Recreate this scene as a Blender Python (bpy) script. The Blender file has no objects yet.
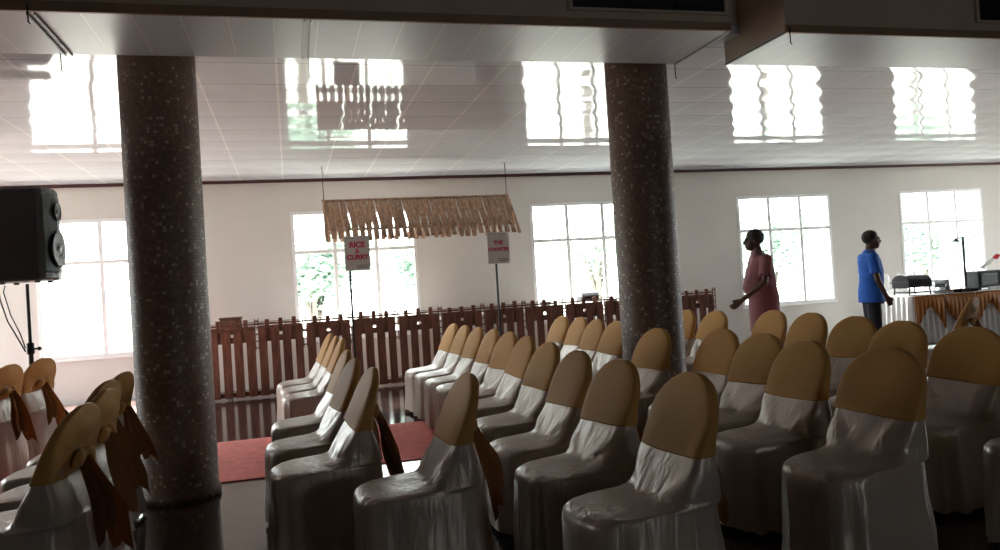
import bpy, bmesh, math, random
from mathutils import Vector, Matrix, noise
random.seed(7)
C = bpy.context.scene.collection
PI = math.pi
H = 1.3

# ---------------------------------------------------------------- camera
cam_data = bpy.data.cameras.new('camera')
cam = bpy.data.objects.new('camera', cam_data); C.objects.link(cam)
cam_data.sensor_width = 36.0
cam_data.lens = 777.0 / 1000.0 * 36.0
cam_data.clip_end = 300
yv = Vector((-210, -23, -777)).normalized()
xv = Vector((2857, 169, -777)); xv = (xv - yv * xv.dot(yv)).normalized()
zv = xv.cross(yv)
cam.matrix_world = Matrix.Translation((0, 0, H)) @ Matrix((xv, yv, zv)).to_4x4()
bpy.context.scene.camera = cam

# ---------------------------------------------------------------- world, sun, exposure
sc = bpy.context.scene
sc.view_settings.view_transform = 'Standard'
sc.view_settings.look = 'None'
sc.view_settings.gamma = 1.0
sc.view_settings.use_curve_mapping = False
sc.view_settings.exposure = 0.6
w = bpy.data.worlds.new('daylight'); sc.world = w; w.use_nodes = True
wb = w.node_tree.nodes['Background']
wb.inputs[0].default_value = (0.93, 0.97, 1.0, 1)
wb.inputs[1].default_value = 8.0
sun_d = bpy.data.lights.new('sun', 'SUN'); sun_d.energy = 14.0; sun_d.angle = math.radians(2.0)
sun_d.color = (1.0, 0.95, 0.88)
sun = bpy.data.objects.new('sun', sun_d); C.objects.link(sun)
sdir = Vector((0.10, -1.0, -0.72)).normalized()          # shines in through the window wall
sun.rotation_euler = sdir.to_track_quat('-Z', 'Y').to_euler()

# ---------------------------------------------------------------- materials
MATS = {}
def new_mat(name):
    m = bpy.data.materials.new(name); m.use_nodes = True
    nt = m.node_tree
    return m, nt, nt.nodes['Principled BSDF']

def N(nt, t, **kw):
    n = nt.nodes.new(t)
    for k, v in kw.items(): setattr(n, k, v)
    return n

def mat(name, col, rough=0.5, metal=0.0, var=0.08, scale=8.0, bump=0.0, bscale=40.0, stretch=(1, 1, 1), spec=0.5, sheen=0.0, coat=0.0):
    if name in MATS: return MATS[name]
    m, nt, b = new_mat(name)
    L = nt.links.new
    tc = N(nt, 'ShaderNodeTexCoord'); mp = N(nt, 'ShaderNodeMapping')
    mp.inputs['Scale'].default_value = stretch
    L(tc.outputs['Object'], mp.inputs[0])
    nz = N(nt, 'ShaderNodeTexNoise'); nz.inputs['Scale'].default_value = scale; nz.inputs['Detail'].default_value = 4
    L(mp.outputs[0], nz.inputs['Vector'])
    cr = N(nt, 'ShaderNodeValToRGB')
    cr.color_ramp.elements[0].position = 0.3; cr.color_ramp.elements[1].position = 0.7
    cr.color_ramp.elements[0].color = tuple(max(0, c * (1 - var)) for c in col) + (1,)
    cr.color_ramp.elements[1].color = tuple(min(1, c * (1 + var)) for c in col) + (1,)
    L(nz.outputs[0], cr.inputs[0]); L(cr.outputs[0], b.inputs['Base Color'])
    b.inputs['Roughness'].default_value = rough; b.inputs['Metallic'].default_value = metal
    b.inputs['Specular IOR Level'].default_value = spec
    b.inputs['Sheen Weight'].default_value = sheen
    b.inputs['Coat Weight'].default_value = coat
    if bump:
        n2 = N(nt, 'ShaderNodeTexNoise'); n2.inputs['Scale'].default_value = bscale; n2.inputs['Detail'].default_value = 3
        L(mp.outputs[0], n2.inputs['Vector'])
        bp = N(nt, 'ShaderNodeBump'); bp.inputs['Strength'].default_value = bump; bp.inputs['Distance'].default_value = 0.01
        L(n2.outputs[0], bp.inputs['Height']); L(bp.outputs[0], b.inputs['Normal'])
    MATS[name] = m; return m

def mth(nt, op, a, b=None, c=None):
    n = N(nt, 'ShaderNodeMath', operation=op)
    for i, v in enumerate((a, b, c)):
        if v is None: continue
        if isinstance(v, (int, float)): n.inputs[i].default_value = v
        else: nt.links.new(v, n.inputs[i])
    return n.outputs[0]

def line_mask(nt, coord, period, width, off=0.0):
    """1 on a thin line every period"""
    u = mth(nt, 'DIVIDE', mth(nt, 'ADD', coord, off), period)
    f = mth(nt, 'FRACT', u)
    d = mth(nt, 'ABSOLUTE', mth(nt, 'SUBTRACT', f, 0.5))
    return mth(nt, 'GREATER_THAN', d, 0.5 - width / period / 2)

def mix_col(nt, fac, a, b):
    n = N(nt, 'ShaderNodeMix', data_type='RGBA')
    if isinstance(fac, (int, float)): n.inputs[0].default_value = fac
    else: nt.links.new(fac, n.inputs[0])
    for i, v in ((6, a), (7, b)):
        if isinstance(v, tuple): n.inputs[i].default_value = v + (1,) if len(v) == 3 else v
        else: nt.links.new(v, n.inputs[i])
    return n.outputs[2]

def ceiling_mat(name, px, py, joint_x, joint_y, wave, rough=0.06):
    m, nt, b = new_mat(name); L = nt.links.new
    g = N(nt, 'ShaderNodeNewGeometry'); s = N(nt, 'ShaderNodeSeparateXYZ'); L(g.outputs['Position'], s.inputs[0])
    X, Y = s.outputs[0], s.outputs[1]
    lx = line_mask(nt, X, px, joint_x)
    col = mix_col(nt, lx, (0.70, 0.73, 0.78), (0.92, 0.92, 0.92))
    bow = mth(nt, 'MULTIPLY', mth(nt, 'SINE', mth(nt, 'MULTIPLY', X, 2 * PI / px)), 0.25)
    h = bow
    if py:
        ly = line_mask(nt, Y, py, joint_y, -0.04)
        col = mix_col(nt, ly, col, (0.22, 0.22, 0.23))
        h = mth(nt, 'ADD', h, mth(nt, 'COSINE', mth(nt, 'MULTIPLY', mth(nt, 'ADD', Y, -0.04), 2 * PI / py)))
    nz = N(nt, 'ShaderNodeTexNoise'); nz.inputs['Scale'].default_value = 1.6; nz.inputs['Detail'].default_value = 1
    L(g.outputs['Position'], nz.inputs['Vector'])
    h = mth(nt, 'ADD', h, mth(nt, 'MULTIPLY', nz.outputs[0], 1.5))
    L(col, b.inputs['Base Color'])
    bp = N(nt, 'ShaderNodeBump'); bp.inputs['Strength'].default_value = 1.0; bp.inputs['Distance'].default_value = wave
    L(h, bp.inputs['Height']); L(bp.outputs[0], b.inputs['Normal'])
    b.inputs['Roughness'].default_value = rough
    b.inputs['Specular IOR Level'].default_value = 0.6
    return m

def floor_surface():
    m, nt, b = new_mat('dark_polished_tile'); L = nt.links.new
    g = N(nt, 'ShaderNodeNewGeometry'); s = N(nt, 'ShaderNodeSeparateXYZ'); L(g.outputs['Position'], s.inputs[0])
    lx = line_mask(nt, s.outputs[0], 0.6, 0.008, 0.15); ly = line_mask(nt, s.outputs[1], 0.6, 0.008, 0.35)
    ln = mth(nt, 'MAXIMUM', lx, ly)
    nz = N(nt, 'ShaderNodeTexNoise'); nz.inputs['Scale'].default_value = 5; nz.inputs['Detail'].default_value = 6
    L(g.outputs['Position'], nz.inputs['Vector'])
    base = mix_col(nt, nz.outputs[0], (0.022, 0.012, 0.011), (0.05, 0.03, 0.028))
    L(mix_col(nt, ln, base, (0.10, 0.09, 0.085)), b.inputs['Base Color'])
    b.inputs['Roughness'].default_value = 0.11
    bp = N(nt, 'ShaderNodeBump'); bp.inputs['Strength'].default_value = 0.4; bp.inputs['Distance'].default_value = 0.0015
    n2 = N(nt, 'ShaderNodeTexNoise'); n2.inputs['Scale'].default_value = 3; L(g.outputs['Position'], n2.inputs['Vector'])
    L(n2.outputs[0], bp.inputs['Height']); L(bp.outputs[0], b.inputs['Normal'])
    return m

def mosaic_mat(cx, cy):
    """small brown mosaic tiles wrapped round a column, a few of them pale"""
    m, nt, b = new_mat('brown_mosaic'); L = nt.links.new
    tc = N(nt, 'ShaderNodeTexCoord'); s = N(nt, 'ShaderNodeSeparateXYZ'); L(tc.outputs['Object'], s.inputs[0])
    ang = mth(nt, 'ARCTAN2', s.outputs[1], s.outputs[0])
    T = 0.0225
    u = mth(nt, 'MULTIPLY', ang, 70 / (2 * PI)); v = mth(nt, 'DIVIDE', s.outputs[2], T)
    fu, fv = mth(nt, 'FLOOR', u), mth(nt, 'FLOOR', v)
    cmb = N(nt, 'ShaderNodeCombineXYZ'); L(fu, cmb.inputs[0]); L(fv, cmb.inputs[1])
    wn = N(nt, 'ShaderNodeTexWhiteNoise', noise_dimensions='3D'); L(cmb.outputs[0], wn.inputs['Vector'])
    cr = N(nt, 'ShaderNodeValToRGB'); cr.color_ramp.interpolation = 'CONSTANT'
    e = cr.color_ramp.elements
    e[0].position = 0; e[0].color = (0.155, 0.098, 0.068, 1)
    e[1].position = 0.35; e[1].color = (0.185, 0.118, 0.083, 1)
    for p, c in ((0.65, (0.215, 0.14, 0.10, 1)), (0.86, (0.26, 0.18, 0.13, 1)), (0.93, (0.42, 0.34, 0.26, 1))):
        x = e.new(p); x.color = c
    L(wn.outputs[0], cr.inputs[0])
    g1 = mth(nt, 'LESS_THAN', mth(nt, 'FRACT', u), 0.14); g2 = mth(nt, 'LESS_THAN', mth(nt, 'FRACT', v), 0.14)
    gr = mth(nt, 'MAXIMUM', g1, g2)
    L(mix_col(nt, gr, cr.outputs[0], (0.13, 0.09, 0.07)), b.inputs['Base Color'])
    rr = mth(nt, 'ADD', mth(nt, 'MULTIPLY', gr, 0.3), 0.45)
    L(rr, b.inputs['Roughness'])
    bp = N(nt, 'ShaderNodeBump'); bp.inputs['Strength'].default_value = 0.6; bp.inputs['Distance'].default_value = 0.002
    L(mth(nt, 'SUBTRACT', 1.0, gr), bp.inputs['Height']); L(bp.outputs[0], b.inputs['Normal'])
    return m

def glass_mat():
    m = bpy.data.materials.new('window_glass'); m.use_nodes = True; nt = m.node_tree; nt.nodes.clear(); L = nt.links.new
    o = N(nt, 'ShaderNodeOutputMaterial'); t = N(nt, 'ShaderNodeBsdfTransparent'); g = N(nt, 'ShaderNodeBsdfGlossy')
    g.inputs['Roughness'].default_value = 0.02; t.inputs[0].default_value = (0.95, 0.97, 0.96, 1)
    mx = N(nt, 'ShaderNodeMixShader'); mx.inputs[0].default_value = 0.05
    L(t.outputs[0], mx.inputs[1]); L(g.outputs[0], mx.inputs[2]); L(mx.outputs[0], o.inputs[0])
    return m

def satin_mat(name, col, rough, metal, fold=0.5, spec=0.5):
    m, nt, b = new_mat(name); L = nt.links.new
    tc = N(nt, 'ShaderNodeTexCoord'); mp = N(nt, 'ShaderNodeMapping'); mp.inputs['Scale'].default_value = (11, 11, 2.6)
    oi = N(nt, 'ShaderNodeObjectInfo')
    va = N(nt, 'ShaderNodeVectorMath', operation='ADD')
    L(tc.outputs['Object'], va.inputs[0]); L(oi.outputs['Random'], va.inputs[1]); L(va.outputs[0], mp.inputs[0])
    nz = N(nt, 'ShaderNodeTexNoise'); nz.inputs['Scale'].default_value = 1.3; nz.inputs['Detail'].default_value = 2
    nz.inputs['Distortion'].default_value = 0.8
    L(mp.outputs[0], nz.inputs['Vector'])
    wv = N(nt, 'ShaderNodeTexNoise'); wv.inputs['Scale'].default_value = 600; L(tc.outputs['Object'], wv.inputs['Vector'])
    L(mix_col(nt, wv.outputs[0], tuple(c * 0.93 for c in col), tuple(min(1, c * 1.07) for c in col)), b.inputs['Base Color'])
    bp = N(nt, 'ShaderNodeBump'); bp.inputs['Strength'].default_value = fold; bp.inputs['Distance'].default_value = 0.014
    L(nz.outputs[0], bp.inputs['Height']); L(bp.outputs[0], b.inputs['Normal'])
    b.inputs['Roughness'].default_value = rough; b.inputs['Metallic'].default_value = metal
    b.inputs['Sheen Weight'].default_value = 0.0; b.inputs['Specular IOR Level'].default_value = spec
    return m

M_cover = satin_mat('silver_satin', (0.47, 0.41, 0.355), 0.35, 0.22, 0.7)
M_gold = satin_mat('gold_satin', (0.53, 0.295, 0.10), 0.6, 0.0, 0.15, 0.1)
M_tail = satin_mat('amber_satin', (0.30, 0.135, 0.04), 0.55, 0.0, 0.3, 0.3)
M_wall = mat('cream_wall_paint', (0.69, 0.655, 0.615), 0.85, var=0.02, scale=2)
M_wall_dark = mat('tan_wall_paint', (0.22, 0.16, 0.11), 0.8, var=0.04, scale=2)
M_bulk = mat('brown_bulkhead_paint', (0.58, 0.49, 0.40), 0.6, var=0.06, scale=3)
M_trim = mat('dark_red_trim', (0.07, 0.02, 0.02), 0.5)
M_alu = mat('white_window_frame', (0.88, 0.88, 0.88), 0.4, var=0.02)
M_glass = glass_mat()
M_blk = mat('black_plastic', (0.012, 0.012, 0.013), 0.45, bump=0.1, bscale=300)
M_blkm = mat('black_metal', (0.015, 0.015, 0.016), 0.35, metal=0.3)
M_grille = mat('grey_speaker_grille', (0.06, 0.065, 0.065), 0.35, metal=0.6, bump=0.3, bscale=400)
M_steel = mat('brushed_steel', (0.55, 0.56, 0.58), 0.25, metal=1.0, var=0.1)
M_wood = mat('red_brown_fence_wood', (0.20, 0.075, 0.045), 0.5, var=0.35, scale=6, stretch=(6, 6, 0.8), bump=0.2, bscale=20)
M_bamboo = mat('weathered_palm_wood', (0.46, 0.29, 0.19), 0.7, var=0.35, scale=9, stretch=(4, 4, 1), bump=0.4, bscale=30)
M_sign = mat('pale_sign_board', (0.62, 0.57, 0.52), 0.6, var=0.03)
M_redink = mat('red_lettering', (0.55, 0.04, 0.08), 0.6, var=0.02)
M_greyink = mat('grey_lettering', (0.25, 0.24, 0.23), 0.6, var=0.02)
M_carpet = mat('red_carpet', (0.84, 0.29, 0.27), 0.95, var=0.12, scale=12, bump=0.3, bscale=300, spec=0.1)
M_lit_floor = mat('pink_window_lit_floor', (0.60, 0.40, 0.37), 0.8, var=0.1, scale=2, spec=0.3)  # window light on the floor put into this pale colour
M_white = mat('white_cloth', (0.80, 0.79, 0.77), 0.7, var=0.03, sheen=0.2)
M_orange = satin_mat('orange_satin', (0.68, 0.30, 0.07), 0.45, 0.05, 0.2)
M_china = mat('white_china', (0.8, 0.8, 0.78), 0.15, var=0.02)
M_floor = floor_surface()
M_skin = mat('brown_skin', (0.085, 0.040, 0.026), 0.5, var=0.08, scale=20)
M_hair = mat('black_hair', (0.01, 0.009, 0.009), 0.6, bump=0.6, bscale=200)
M_shirt1 = mat('mauve_shirt_cotton', (0.24, 0.085, 0.095), 0.8, var=0.06, bump=0.3, bscale=12)
M_shirt2 = mat('blue_shirt_cotton', (0.012, 0.13, 0.58), 0.75, var=0.08, bump=0.3, bscale=12)
M_trs = mat('dark_trouser_cloth', (0.018, 0.02, 0.026), 0.8, var=0.1, bump=0.2, bscale=12)
M_leaf = mat('pale_green_leaves', (0.32, 0.44, 0.36), 0.6, var=0.3, scale=3)
M_bark = mat('grey_bark', (0.22, 0.20, 0.18), 0.9, var=0.2, bump=0.5)
M_ground = mat('sunlit_yard_ground', (0.55, 0.54, 0.48), 0.9, var=0.1, scale=0.5)

# ---------------------------------------------------------------- helpers
def link_mesh(name, bm, m, parent=None, smooth=False):
    me = bpy.data.meshes.new(name)
    bmesh.ops.recalc_face_normals(bm, faces=bm.faces[:])
    bm.to_mesh(me); bm.free()
    for mm in (m if isinstance(m, (list, tuple)) else [m]): me.materials.append(mm)
    if smooth:
        for p in me.polygons: p.use_smooth = True
    o = bpy.data.objects.new(name, me); C.objects.link(o)
    if parent: o.parent = parent
    return o

def tag(o, label, cat, group=None, kind=None):
    if label: o['label'] = label
    if cat: o['category'] = cat
    if group: o['group'] = group
    if kind: o['kind'] = kind
    return o

def thing(name, label, cat, loc=(0, 0, 0), rz=0.0, group=None):
    o = bpy.data.objects.new(name, None); C.objects.link(o); o.empty_display_size = 0.1
    o.location = loc; o.rotation_euler = (0, 0, rz)
    return tag(o, label, cat, group)

def struct(name, bm, m, smooth=False):
    o = link_mesh(name, bm, m, None, smooth); o['kind'] = 'structure'; return o

def box(bm, x0, x1, y0, y1, z0, z1, bev=0.0, mi=0):
    r = bmesh.ops.create_cube(bm, size=1.0, matrix=Matrix.Translation(((x0 + x1) / 2, (y0 + y1) / 2, (z0 + z1) / 2)) @ Matrix.Diagonal((abs(x1 - x0), abs(y1 - y0), abs(z1 - z0), 1)))
    vs = r['verts']
    fs = list({f for v in vs for f in v.link_faces})
    for f in fs: f.material_index = mi
    if bev > 0:
        es = list({e for v in vs for e in v.link_edges})
        bmesh.ops.bevel(bm, geom=es, offset=bev, segments=2, affect='EDGES', profile=0.6)
    return bm

def rings(bm, rs, closed=True, cap0=True, cap1=True):
    vv = [[bm.verts.new(p) for p in r] for r in rs]
    n = len(rs[0])
    for a, b in zip(vv, vv[1:]):
        for i in range(n if closed else n - 1):
            j = (i + 1) % n
            bm.faces.new((a[i], a[j], b[j], b[i]))
    if closed and cap0: bm.faces.new(vv[0][::-1])
    if closed and cap1: bm.faces.new(vv[-1])
    return vv

def frame_of(d):
    d = d.normalized()
    up = Vector((0, 0, 1)) if abs(d.z) < 0.95 else Vector((1, 0, 0))
    a = d.cross(up).normalized(); b = a.cross(d).normalized()
    return a, b

def tube(bm, pts, rad, n=10, cap=True):
    pts = [Vector(p) for p in pts]
    if isinstance(rad, (int, float)): rad = [rad] * len(pts)
    rs = []
    for i, p in enumerate(pts):
        d = (pts[min(i + 1, len(pts) - 1)] - pts[max(i - 1, 0)])
        a, b = frame_of(d)
        rs.append([p + (a * math.cos(t) + b * math.sin(t)) * rad[i] for t in [2 * PI * k / n for k in range(n)]])
    rings(bm, rs, True, cap, cap)
    return bm

def lathe(bm, prof, cx=0, cy=0, n=24, cap=True):
    rs = [[Vector((cx + r * math.cos(2 * PI * k / n), cy + r * math.sin(2 * PI * k / n), z)) for k in range(n)] for r, z in prof]
    rings(bm, rs, True, cap, cap); return bm

def ell(bm, c, r, n=16, rot=None):
    mt = Matrix.Translation(c) @ (rot.to_4x4() if rot else Matrix.Identity(4)) @ Matrix.Diagonal((r[0], r[1], r[2], 1))
    bmesh.ops.create_uvsphere(bm, u_segments=n, v_segments=max(6, n // 2), radius=1.0, matrix=mt); return bm

def remeshed(name, bm, m, parent, vox, sm=4):
    me = bpy.data.meshes.new('tmp'); bmesh.ops.recalc_face_normals(bm, faces=bm.faces[:]); bm.to_mesh(me); bm.free()
    ob = bpy.data.objects.new('tmp', me); C.objects.link(ob)
    r = ob.modifiers.new('r', 'REMESH'); r.mode = 'VOXEL'; r.voxel_size = vox; r.use_smooth_shade = True
    s = ob.modifiers.new('s', 'SMOOTH'); s.iterations = sm; s.factor = .5
    dg = bpy.context.evaluated_depsgraph_get(); nm = bpy.data.meshes.new_from_object(ob.evaluated_get(dg))
    bpy.data.objects.remove(ob); nm.name = name; nm.materials.clear(); nm.materials.append(m)
    for p in nm.polygons: p.use_smooth = True
    o = bpy.data.objects.new(name, nm); C.objects.link(o); o.parent = parent; return o

def dup(root, loc, rz, label, group=None, sc_=(1, 1, 1)):
    r = root.copy(); C.objects.link(r); r.location = loc; r.rotation_euler = (0, 0, rz); r.scale = sc_
    r['label'] = label
    if group: r['group'] = group
    for ch in list(root.children):
        c = ch.copy(); C.objects.link(c); c.parent = r
        for g in ch.children:
            d = g.copy(); C.objects.link(d); d.parent = c
    return r

# ---------------------------------------------------------------- the room
WX0, WX1, WY, CZ = -6.0, 16.5, 12.0, 3.07
NY = 4.57           # where the dropped boxes face the camera
bm = bmesh.new(); box(bm, WX0 - .2, WX1 + .2, -5.2, WY + .2, -0.1, 0); struct('floor', bm, M_floor)
wins = [(-3.36, -1.49), (0.07, 1.95), (3.82, 5.71), (7.61, 9.52), (11.04, 12.96)]
wz0, wz1 = 0.64, 2.58
bm = bmesh.new()
edges = [WX0 - .2] + [v for p in wins for v in p] + [WX1 + .2]
for i in range(0, len(edges), 2): box(bm, edges[i], edges[i + 1], WY, WY + .2, 0, 3.6)
for a, b in wins:
    box(bm, a, b, WY, WY + .2, 0, wz0); box(bm, a, b, WY, WY + .2, wz1, 3.6)
struct('wall_back', bm, M_wall)
# side walls with window openings of their own
def side_wall(name, x0, x1, ops, z0=0.67, z1=2.54):
    bm = bmesh.new(); ys = [-5.2] + [v for p in ops for v in p] + [WY]
    for i in range(0, len(ys), 2): box(bm, x0, x1, ys[i], ys[i + 1], 0, 3.6)
    for a, b in ops: box(bm, x0, x1, a, b, 0, z0); box(bm, x0, x1, a, b, z1, 3.6)
    return struct(name, bm, M_wall)
left_ops = [(8.9, 11.3)]
right_ops = [(7.2, 9.0), (9.6, 11.4)]
side_wall('wall_left', WX0 - .2, WX0, left_ops)
side_wall('wall_right', WX1, WX1 + .2, right_ops)
bm = bmesh.new()
for a, b, c, d in ((WX0 - .2, 3.4, 0, 3.6), (4.5, WX1 + .2, 0, 3.6), (3.4, 4.5, 0, 1.2), (3.4, 4.5, 2.0, 3.6)): box(bm, a, b, -5.2, -5.0, c, d)  # opening in this unseen wall added to brighten the bulkheads and near chairs
struct('wall_front', bm, M_wall_dark)
bm = bmesh.new(); box(bm, WX0 - .2, WX1 + .2, 5.12, WY + .2, CZ, CZ + .06); struct('ceiling', bm, ceiling_mat('gloss_ceiling_tile', 0.6, 0.6, 0.020, 0.010, 0.0017))
bm = bmesh.new(); box(bm, WX0 - .2, WX1 + .2, -5.2, 5.2, 3.5, 3.56); struct('ceiling_near', bm, M_wall_dark)
bm = bmesh.new(); box(bm, WX0, WX1, WY - .03, WY, CZ - .045, CZ); struct('trim_1', bm, M_trim)
# two dropped boxes under the ceiling with strip-panelled undersides
def bulkhead(name, xa, xb):
    bm = bmesh.new(); box(bm, xa, xb, NY, 5.33, 2.915, 3.5)
    o = struct(name, bm, M_bulk)
    return o
bulkhead('ceiling_bulkhead_left', WX0, 2.93); bulkhead('ceiling_bulkhead_right', 3.37, WX1)
bm = bmesh.new(); box(bm, 2.93, 3.37, 5.12, 5.17, CZ + .06, 3.5); struct('ceiling_gap', bm, M_bulk)
M_sof = ceiling_mat('gloss_soffit_strip', 0.25, None, 0.008, 0, 0.0008, 0.34)
for k, (a, b) in enumerate(((WX0, 2.93), (3.37, WX1))):
    bm = bmesh.new(); box(bm, a, b, NY + .012, 5.33, 2.90, 2.915); struct('trim_%d' % (2 + k), bm, M_sof)
bm = bmesh.new()
for a, b in ((WX0, 2.94), (3.36, WX1)): box(bm, a, b, NY - .02, NY, 2.895, 2.95)
struct('trim_4', bm, mat('brown_edge_trim', (0.34, 0.23, 0.15), 0.5))
bm = bmesh.new()
for y0, y1, x in ((NY, 5.33, 2.935), (NY, 5.33, 3.365)): box(bm, x - .008, x + .008, y0, y1, 2.893, 2.905)
struct('trim_5', bm, mat('grey_edge_strip', (0.18, 0.18, 0.18), 0.5))

# windows
def window(n, a, b, vert, hz):
    bm = bmesh.new(); y0, y1 = WY - .012, WY + .05; t = .05
    for args in ((a, a + t, wz0, wz1), (b - t, b, wz0, wz1), (a + t, b - t, wz0, wz0 + t), (a + t, b - t, wz1 - t, wz1)):
        box(bm, args[0], args[1], y0, y1, args[2], args[3], 0.004)
    for v in vert: box(bm, v - .028, v + .028, y0 + .005, y1 - .005, wz0 + t, wz1 - t)
    box(bm, a + t, b - t, y0 + .002, y1 - .002, hz - .026, hz + .026)
    f = struct('window_%d' % n, bm, M_alu)
    bm = bmesh.new(); xs = [a + .03] + list(vert) + [b - .03]
    for i in range(len(xs) - 1):
        for z0, z1 in ((wz0 + .03, hz), (hz, wz1 - .03)):
            box(bm, xs[i], xs[i + 1], WY + .018, WY + .022, z0, z1)
    p = link_mesh('window_pane', bm, M_glass, f)
    bm = bmesh.new(); box(bm, a - .02, b + .02, WY - .03, WY - .001, wz0 - .03, wz0 - .001, 0.004); link_mesh('window_sill', bm, M_alu, f)
    # slim sashes of the sliding lower lights
    bm = bmesh.new()
    for v in (a + .22, b - .22):
        box(bm, v - .007, v + .007, y0 + .02, y1 - .01, wz0 + t, hz - .02)
    link_mesh('window_sash', bm, M_alu, f)
for n, (a, b) in enumerate(wins, 1):
    d = (b - a) / 3
    window(n, a, b, (a + d, b - d) if n > 1 else ((a + b) / 2 - .1, b - .25), 1.97)

# outside: yard and trees
bm = bmesh.new(); box(bm, -60, 80, WY + .2, 90, -0.5, -0.4); box(bm, -60, WX0 - .2, -40, WY + .2, -0.5, -0.4); box(bm, WX1 + .2, 80, -40, WY + .2, -0.5, -0.4)
struct('ground', bm, M_ground)
def tree(i, x, y, h, cr, label, leaves=2600, kind='tree', trunk=True):
    rnd = random.Random(i)
    t = thing('tree' if kind == 'tree' else 'shrub', label, kind, (x, y, -0.4))
    bm = bmesh.new(); tips = []
    if trunk:
        tube(bm, [(0, 0, 0), (.05, 0, h * .2), (.0, .05, h * .38)], [.16, .12, .10], 8)
    nb = 6
    for k in range(nb):
        a = 2 * PI * k / nb + rnd.uniform(-.3, .3); r = cr * rnd.uniform(.5, .85)
        p0 = Vector((0, 0, h * (.34 if trunk else 0.02))); p2 = Vector((r * math.cos(a), r * math.sin(a), h * rnd.uniform(.6, .95)))
        p1 = p0.lerp(p2, .5) + Vector((0, 0, .15 * h)) - Vector((r * math.cos(a), r * math.sin(a), 0)) * .15
        tube(bm, [p0, p1, p2], [.065, .045, .015], 6); tips += [p1, p2, p1.lerp(p2, .5)]
    link_mesh('trunk' if trunk else 'stems', bm, M_bark, t, True)
    bm = bmesh.new()
    for k in range(leaves):
        c = rnd.choice(tips); s = cr * .38
        v = Vector((rnd.gauss(0, 1), rnd.gauss(0, 1), rnd.gauss(0, .8))); p = c + v * s * .75
        if p.z < 0.1: p.z = rnd.uniform(.1, .6)
        a = Vector((rnd.gauss(0, 1), rnd.gauss(0, 1), rnd.gauss(0, 1))).normalized(); b_, c_ = frame_of(a); L_ = rnd.uniform(.07, .14)
        q = [p - b_ * L_, p + c_ * L_ * .4, p + b_ * L_, p - c_ * L_ * .4]
        bm.faces.new([bm.verts.new(z) for z in q])
    link_mesh('foliage', bm, M_leaf, t)
trees = [(-7.6, 19, 4.2, 1.6, 'green tree seen low through the window beside the loudspeaker', 1400),
         (0.5, 16.2, 2.9, 1.0, 'leafy green tree outside the left side of the window behind the curry sign', 2600),
         (3.2, 19.0, 3.1, 1.1, 'leafy tree outside the right side of the window behind the curry sign', 2000),
         (8.0, 19.5, 3.4, 1.3, 'thin pale tree outside the window beside the right tiled column', 1100),
         (13.2, 19.2, 3.3, 1.5, 'forked pale green tree outside the window behind the man in mauve', 2800),
         (17.4, 18.0, 2.8, 1.1, 'round green tree outside the rightmost window', 2400),
         (20.6, 19.5, 3.2, 1.2, 'sparse pale tree outside the rightmost window, by its right edge', 900)]
for i, (x, y, h, cr, lb, nl) in enumerate(trees): tree(i, x, y, h, cr, lb, nl)

# ---------------------------------------------------------------- columns
def column(x, y, label):
    bm = bmesh.new(); R_ = .248
    lathe(bm, [(R_ + .012, 0.0), (R_ + .012, .05), (R_, .055), (R_, 1.0), (R_, 2.0), (R_, CZ)], n=70)
    o = link_mesh('column', bm, mosaic_mat(x, y), None, True); o.location = (x, y, 0)
    tag(o, label, 'column', kind='structure')
column(-0.79, 5.72, 'round brown mosaic tiled column on the left')
column(2.79, 5.72, 'round brown mosaic tiled column on the right among the chairs')

# ---------------------------------------------------------------- carpet and added pale floor sheet
def carpet(name, x0, x1, y0, y1, m, label, t=.008, h0=0.0):
    bm = bmesh.new(); nx, ny = 60, 12
    g = [[bm.verts.new((x0 + (x1 - x0) * i / nx, y0 + (y1 - y0) * j / ny, h0 + t + .003 * noise.noise(Vector((i * .31, j * .4, 0))))) for j in range(ny + 1)] for i in range(nx + 1)]
    for i in range(nx):
        for j in range(ny): bm.faces.new((g[i][j], g[i + 1][j], g[i + 1][j + 1], g[i][j + 1]))
    r = bmesh.ops.extrude_face_region(bm, geom=bm.faces[:])
    for v in [e for e in r['geom'] if isinstance(e, bmesh.types.BMVert)]: v.co.z = h0 + .001
    tag(link_mesh(name, bm, m), label, 'carpet')
carpet('carpet_runner', -4.5, 9.5, 5.96, 7.66, M_carpet, 'red carpet runner laid across the dark tiled floor between the columns and fence')
carpet('floor_surface', -5.6, -1.25, 8.2, 11.9, M_lit_floor, 'added pale pinkish sheet for window-lit floor under the speaker stand, by the back wall')  # sheet added here, its pale colour stands for window light on the floor

# ---------------------------------------------------------------- covered banquet chairs (face -X)
def lerp_tab(tab, z):
    for (z0, v0), (z1, v1) in zip(tab, tab[1:]):
        if z <= z1:
            t = (z - z0) / (z1 - z0); t = max(0, t); return v0 + (v1 - v0) * t
    return tab[-1][1]
XF = [(.03, -.272), (.40, -.262), (.428, -.254), (.443, -.236), (.450, -.20), (.454, -.13), (.457, -.06), (.461, -.01), (.470, .028), (.49, .055), (.56, .103), (.65, .155), (.80, .225), (.905, .275)]
XR = [(.03, .335), (.45, .290), (.56, .262), (.63, .240), (.70, .242), (.80, .268), (.905, .303)]
def half_w(z):
    if z < .45: return .234 - .020 * z / .45
    if z < .71: return .216 - .004 * (z - .45) / .26
    t = min(1, (z - .71) / .2000)
    return .212 * math.sqrt(max(.0, 1 - t ** 2.4))
def sm(a, b, x):
    t = max(0.0, min(1.0, (x - a) / (b - a))); return t * t * (3 - 2 * t)
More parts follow.
